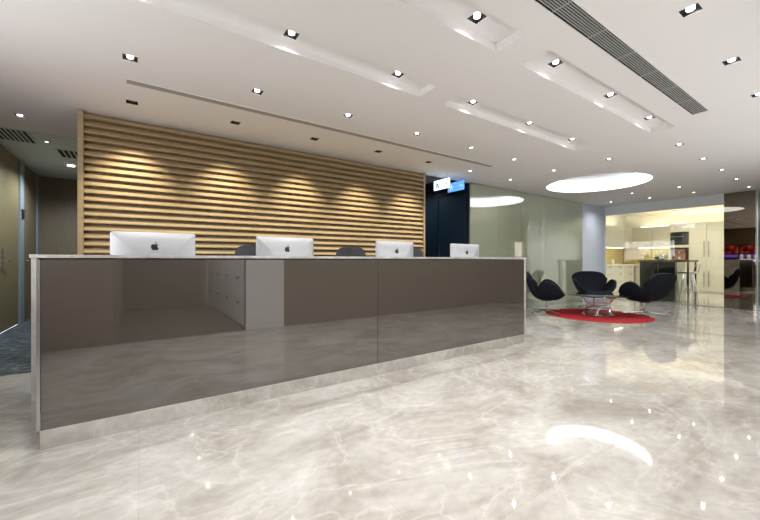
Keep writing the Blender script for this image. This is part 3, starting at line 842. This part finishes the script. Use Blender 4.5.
gB, gW, gT = 'kitchen base cabinets', 'kitchen wall cabinets', 'tall kitchen cabinets'
# left wall, fronts along x at y=5.35
for i, x in enumerate((11.75, 12.55, 13.35, 14.15)):
    w_ = .8
    fr_ = [(0, w_, .10, .36, 'drawer', 't'), (0, w_, .36, .62, 'drawer', 't'), (0, w_, .62, .85, 'drawer', 't')]
    cabinet('base_cabinet', f'cream base cabinet with drawers on the left kitchen wall, {ordn[i]} from the glass', 'cabinet', gB, (x, 5.35), w_, .62, .0, .85, 'x', fr_)
    cabinet('wall_cabinet', f'cream wall cabinet above the left worktop, {ordn[i]} from the glass', 'cabinet', gW, (x, 5.5), w_, .47, 1.5, 2.24, 'x', LR(1.5, 2.24, 2, w_, 'door', ''))
# back wall: fronts along y at x=14.97/15.1
for i, (ya, yb) in enumerate(((4.86, 5.35), (4.38, 4.86))):
    cabinet('base_cabinet', f'cream base cabinet with drawers on the back kitchen wall, {("in the corner", "beside the oven tower")[i]}', 'cabinet', gB, (15.0, ya), yb - ya, .66, 0, .85, 'y',
            [(0, yb - ya, .10, .36, 'drawer', 't'), (0, yb - ya, .36, .62, 'drawer', 't'), (0, yb - ya, .62, .85, 'drawer', 't')])
for i, (ya, yb) in enumerate(((4.86, 5.5), (4.38, 4.86))):
    cabinet('wall_cabinet', f'cream wall cabinet on the back kitchen wall, {("in the corner", "beside the oven tower")[i]}', 'cabinet', gW, (15.15, ya), yb - ya, .5, 1.5, 2.24, 'y', LR(1.5, 2.24, 1, yb - ya, 'door', ''))
wt = MB().box(11.75, 5.32, .85, 15.68, 5.98, .89, .002).box(14.97, 4.38, .85, 15.66, 5.32, .89, .002).build('worktop', M['white_top'])
tag(wt, 'white L-shaped kitchen worktop below the golden backsplash', 'worktop')
bs = MB().box(11.75, 5.985, .89, 15.68, 5.995, 1.5).box(15.68, 4.38, .89, 15.695, 5.98, 1.5).build('backsplash', M['gold'])
tag(bs, 'golden lit backsplash of the kitchen', 'backsplash')
st_ = thing('led_strip', 'warm strip light under the left wall cabinets', 'strip light', (13.4, 5.75, 1.49), 0, 'kitchen strip lights')
MB().box(-1.6, -.015, 0, 1.6, .015, .009).build('diffuser', M['strip'], st_)
s2 = thing('led_strip', 'warm strip light under the back wall cabinets', 'strip light', (15.45, 4.9, 1.49), 0, 'kitchen strip lights')
MB().box(-.015, -.5, 0, .015, .5, .009).build('diffuser', M['strip'], s2)
s3 = thing('led_strip', 'warm strip light on top of the left wall cabinets', 'strip light', (13.4, 5.75, 2.241), 0, 'kitchen strip lights')
MB().box(-1.6, -.03, 0, 1.6, .03, .012).build('diffuser', M['strip'], s3)
s4 = thing('led_strip', 'warm strip light on top of the tall cabinets', 'strip light', (15.45, 3.5, 2.271), 0, 'kitchen strip lights')
MB().box(-.03, -1.8, 0, .03, 1.8, .012).build('diffuser', M['strip'], s4)
# oven tower with two niches
ot = thing('oven_tower', 'cream tall cabinet with a black microwave niche and a coffee niche', 'cabinet', (15.1, 4.10, 0), 0, gT)
hw = .28
MB().box(.36, -hw, 0, .58, hw, 2.27).box(.02, -hw, 0, .36, -hw + .03, 2.27).box(.02, hw - .03, 0, .36, hw, 2.27).box(.02, -hw, 0, .36, hw, 1.03).box(.02, -hw, 1.47, .36, hw, 1.56).box(.02, -hw, 2.0, .36, hw, 2.27).build('body', M['cream'], ot)
MB().box(.0, -hw + .003, .1, .019, hw - .003, .82, .0015).build('door', M['cream'], ot)
MB().box(.0, -hw + .003, .826, .019, hw - .003, 1.03, .0015).build('drawer', M['cream'], ot)
MB().box(.0, -hw + .003, 2.0, .019, hw - .003, 2.267, .0015).build('door', M['cream'], ot)
MB().box(.0, -hw + .003, 1.47, .019, hw - .003, 1.56, .0015).build('rail', M['cream'], ot)
MB().box(.355, -hw + .03, 1.03, .36, hw - .03, 2.0).build('niche_back', M['niche'], ot)
mw = thing('microwave_oven', 'black built-in microwave with glass door in the tall cabinet', 'microwave', (15.12, 4.10, 1.56))
MB().box(0, -.245, .0, .30, .245, .42, .004).build('case', M['plastic'], mw)
dd = MB().box(-.012, -.11, .02, .0, .24, .40, .003).build('door', M['bar_glass'], mw)
MB().box(-.035, -.115, .05, -.025, -.105, .37).box(-.03, -.115, .05, -.01, -.105, .06).box(-.03, -.115, .36, -.01, -.105, .37).build('handle', M['steel'], dd)
MB().box(-.006, -.235, .02, .0, -.125, .40).build('control_panel', M['niche'], mw)
MB().box(-.014, -.11, .27, -.012, .24, .29).build('trim', M['steel'], mw)
cm = thing('coffee_machine', 'reddish brown coffee machine in the lower niche of the tall cabinet', 'coffee machine', (15.16, 4.12, 1.03))
MB().box(.05, -.16, 0, .28, .16, .40, .01).box(.0, -.16, .30, .06, .16, .40, .01).box(.0, -.16, 0, .06, .16, .05, .005).build('case', M['pinkwood'], cm)
MB().lathe([(.02, .24), (.02, .30)], 12, (.03, 0, 0)).build('spout', M['chrome'], cm)
MB().lathe([(.001, .052), (.03, .052), (.036, .12), (.034, .12), (.028, .056)], 16, (.03, 0, 0)).build('cup', M['white_lacquer'], cm, True)
# tall cabinets
tallx = [(3.40, 3.82), (2.99, 3.40), (2.57, 2.99), (2.15, 2.57), (1.70, 2.15)]
tl = ['next to the oven tower', 'second from the oven tower', 'third from the oven tower', 'fourth from the oven tower', 'fifth from the oven tower']
for i, (ya, yb) in enumerate(tallx):
    w_ = yb - ya; hs = 'l' if i % 2 == 0 else 'r'
    cabinet('tall_cabinet', f'cream tall kitchen cabinet with long bar handles, {tl[i]}', 'cabinet', gT, (15.1, ya), w_, .58, 0, 2.27, 'y',
            [(0, w_, .04, .82, 'door', hs), (0, w_, .82, 2.0, 'door', hs), (0, w_, 2.0, 2.267, 'door', '')])
# tap on the left worktop
tp = thing('kitchen_tap', 'slim chrome swan-neck tap on the white worktop', 'tap', (13.6, 5.75, .89))
MB().tube([(0, 0, 0), (0, 0, .25), (0, -.03, .31), (0, -.09, .33), (0, -.15, .30), (0, -.16, .26)], .012).build('spout', M['chrome'], tp, True)
MB().tube([(.02, 0, .06), (.08, 0, .09)], .007).build('lever', M['chrome'], tp, True)
for i, (x, h_, r_, m_) in enumerate(((13.15, .22, .04, 'white_lacquer'), (13.3, .16, .05, 'steel'), (14.3, .2, .05, 'white_lacquer'))):
    o = MB().lathe([(r_, 0), (r_*1.05, h_*.6), (r_*.5, h_*.8), (r_*.45, h_)], 20).build('bottle', M[m_], None, True); o.location = (x, 5.8, .89)
    tag(o, ('white bottle on the left worktop beside the steel jar', 'small steel jar on the left worktop', 'white bottle on the left worktop right of the tap')[i], 'bottle', 'bottles on the worktop')

# bar block with smoked glass front and stools
ba = thing('bar_counter', 'dark smoked-glass bar block with grey top in the kitchen', 'counter', (11.55, 3.36, 0))
MB().box(-.33, -.53, 1.0, .33, .57, 1.05, .002).build('bar_top', M['bar_top'], ba)
MB().box(-.30, -.22, 0, .30, .54, 1.0).build('body', M['bar_glass'], ba)
MB().box(-.305, -.50, 0, -.285, -.46, 1.0).build('post', M['chrome'], ba)
MB().box(.285, -.50, 0, .305, -.46, 1.0).build('post', M['chrome'], ba)
MB().box(-.30, -.265, 0, .30, -.225, 1.0).build('side_panel', M['olive_glass'], ba)
bo = thing('fruit_bowl', 'grey bowl with fruit on the bar top', 'bowl', (11.45, 3.50, 1.05))
MB().lathe([(.06, 0), (.07, .008), (.15, .06), (.17, .085), (.165, .085), (.14, .06), (.05, .015)], 32).build('bowl', M['steel'], bo, True)
for i, (x, y, z, c_) in enumerate(((-.05, .03, .085, (.25, .3, .08)), (.06, .04, .085, (.35, .25, .08)), (0, -.06, .09, (.2, .25, .07)), (.01, .01, .13, (.3, .28, .1)))):
    o = MB().lathe([(.005, -.038), (.025, -.03), (.04, 0), (.03, .028), (.008, .036)], 16).build('fruit', mat('fruit_skin', c_, .4), None, True); o.location = (11.45 + x, 3.50 + y, 1.05 + z)
    tag(o, ('green round fruit at the far left in the grey bowl', 'yellowish fruit at the back of the grey bowl', 'dark green fruit at the near side of the bowl', 'fruit on top of the pile in the bowl')[i], 'fruit', 'fruit in the bowl')
def stool(label, x, y, rz):
    r = thing('bar_stool', label, 'stool', (x, y, 0), rz, 'bar stools at the kitchen bar')
    MB().lathe([(.02, .70), (.17, .705), (.18, .72), (.175, .745), (.1, .75)], 28).build('seat', M['white_lacquer'], r, True)
    for k in range(4):
        a = R(45 + 90*k); MB().tube([(.10*math.cos(a), .10*math.sin(a), .70), (.20*math.cos(a), .20*math.sin(a), .006)], .011).build('leg', M['chrome'], r, True)
    ring(.158, .28, .008, 32).build('foot_ring', M['chrome'], r, True)
    bk = [(-.15 + 0*k, 0, 0) for k in range(1)]
    MB().tube([(-.14, -.11, .72), (-.19, -.12, .92), (-.21, 0, .95), (-.19, .12, .92), (-.14, .11, .72)], .010).build('backrest', M['chrome'], r, True)
stool('chrome bar stool under the open end of the bar', 11.50, 2.93, R(80))
stool('chrome bar stool behind the first one at the bar', 12.15, 3.12, R(100))

# ------------------------------------------------------------------ white storage wall in the corridor (reflected in the counter front)
for i in range(4):
    y1 = Y0 - .15 - i*.86; y0 = y1 - .85
    r = thing('storage_cabinet', f'white storage cabinet in the corridor opposite the counter, {ordn[i]} from its mouth', 'cabinet', (1.34, y1, 0), 0, 'white storage cabinets')
    MB().box(.02, -.85, 0, .44, 0, 2.48).build('body', M['white_lacquer'], r)
    for z0_, z1_ in ((.04, .42), (.42, .82), (.82, 1.6), (1.6, 2.46)):
        f = MB().box(0, -.847, z0_ + .004, .018, -.003, z1_ - .004, .002).build('door', M['white_lacquer'], r)
        MB().box(-.02, -.52, z1_ - .06, -.005, -.33, z1_ - .045).build('handle', M['black'], f)
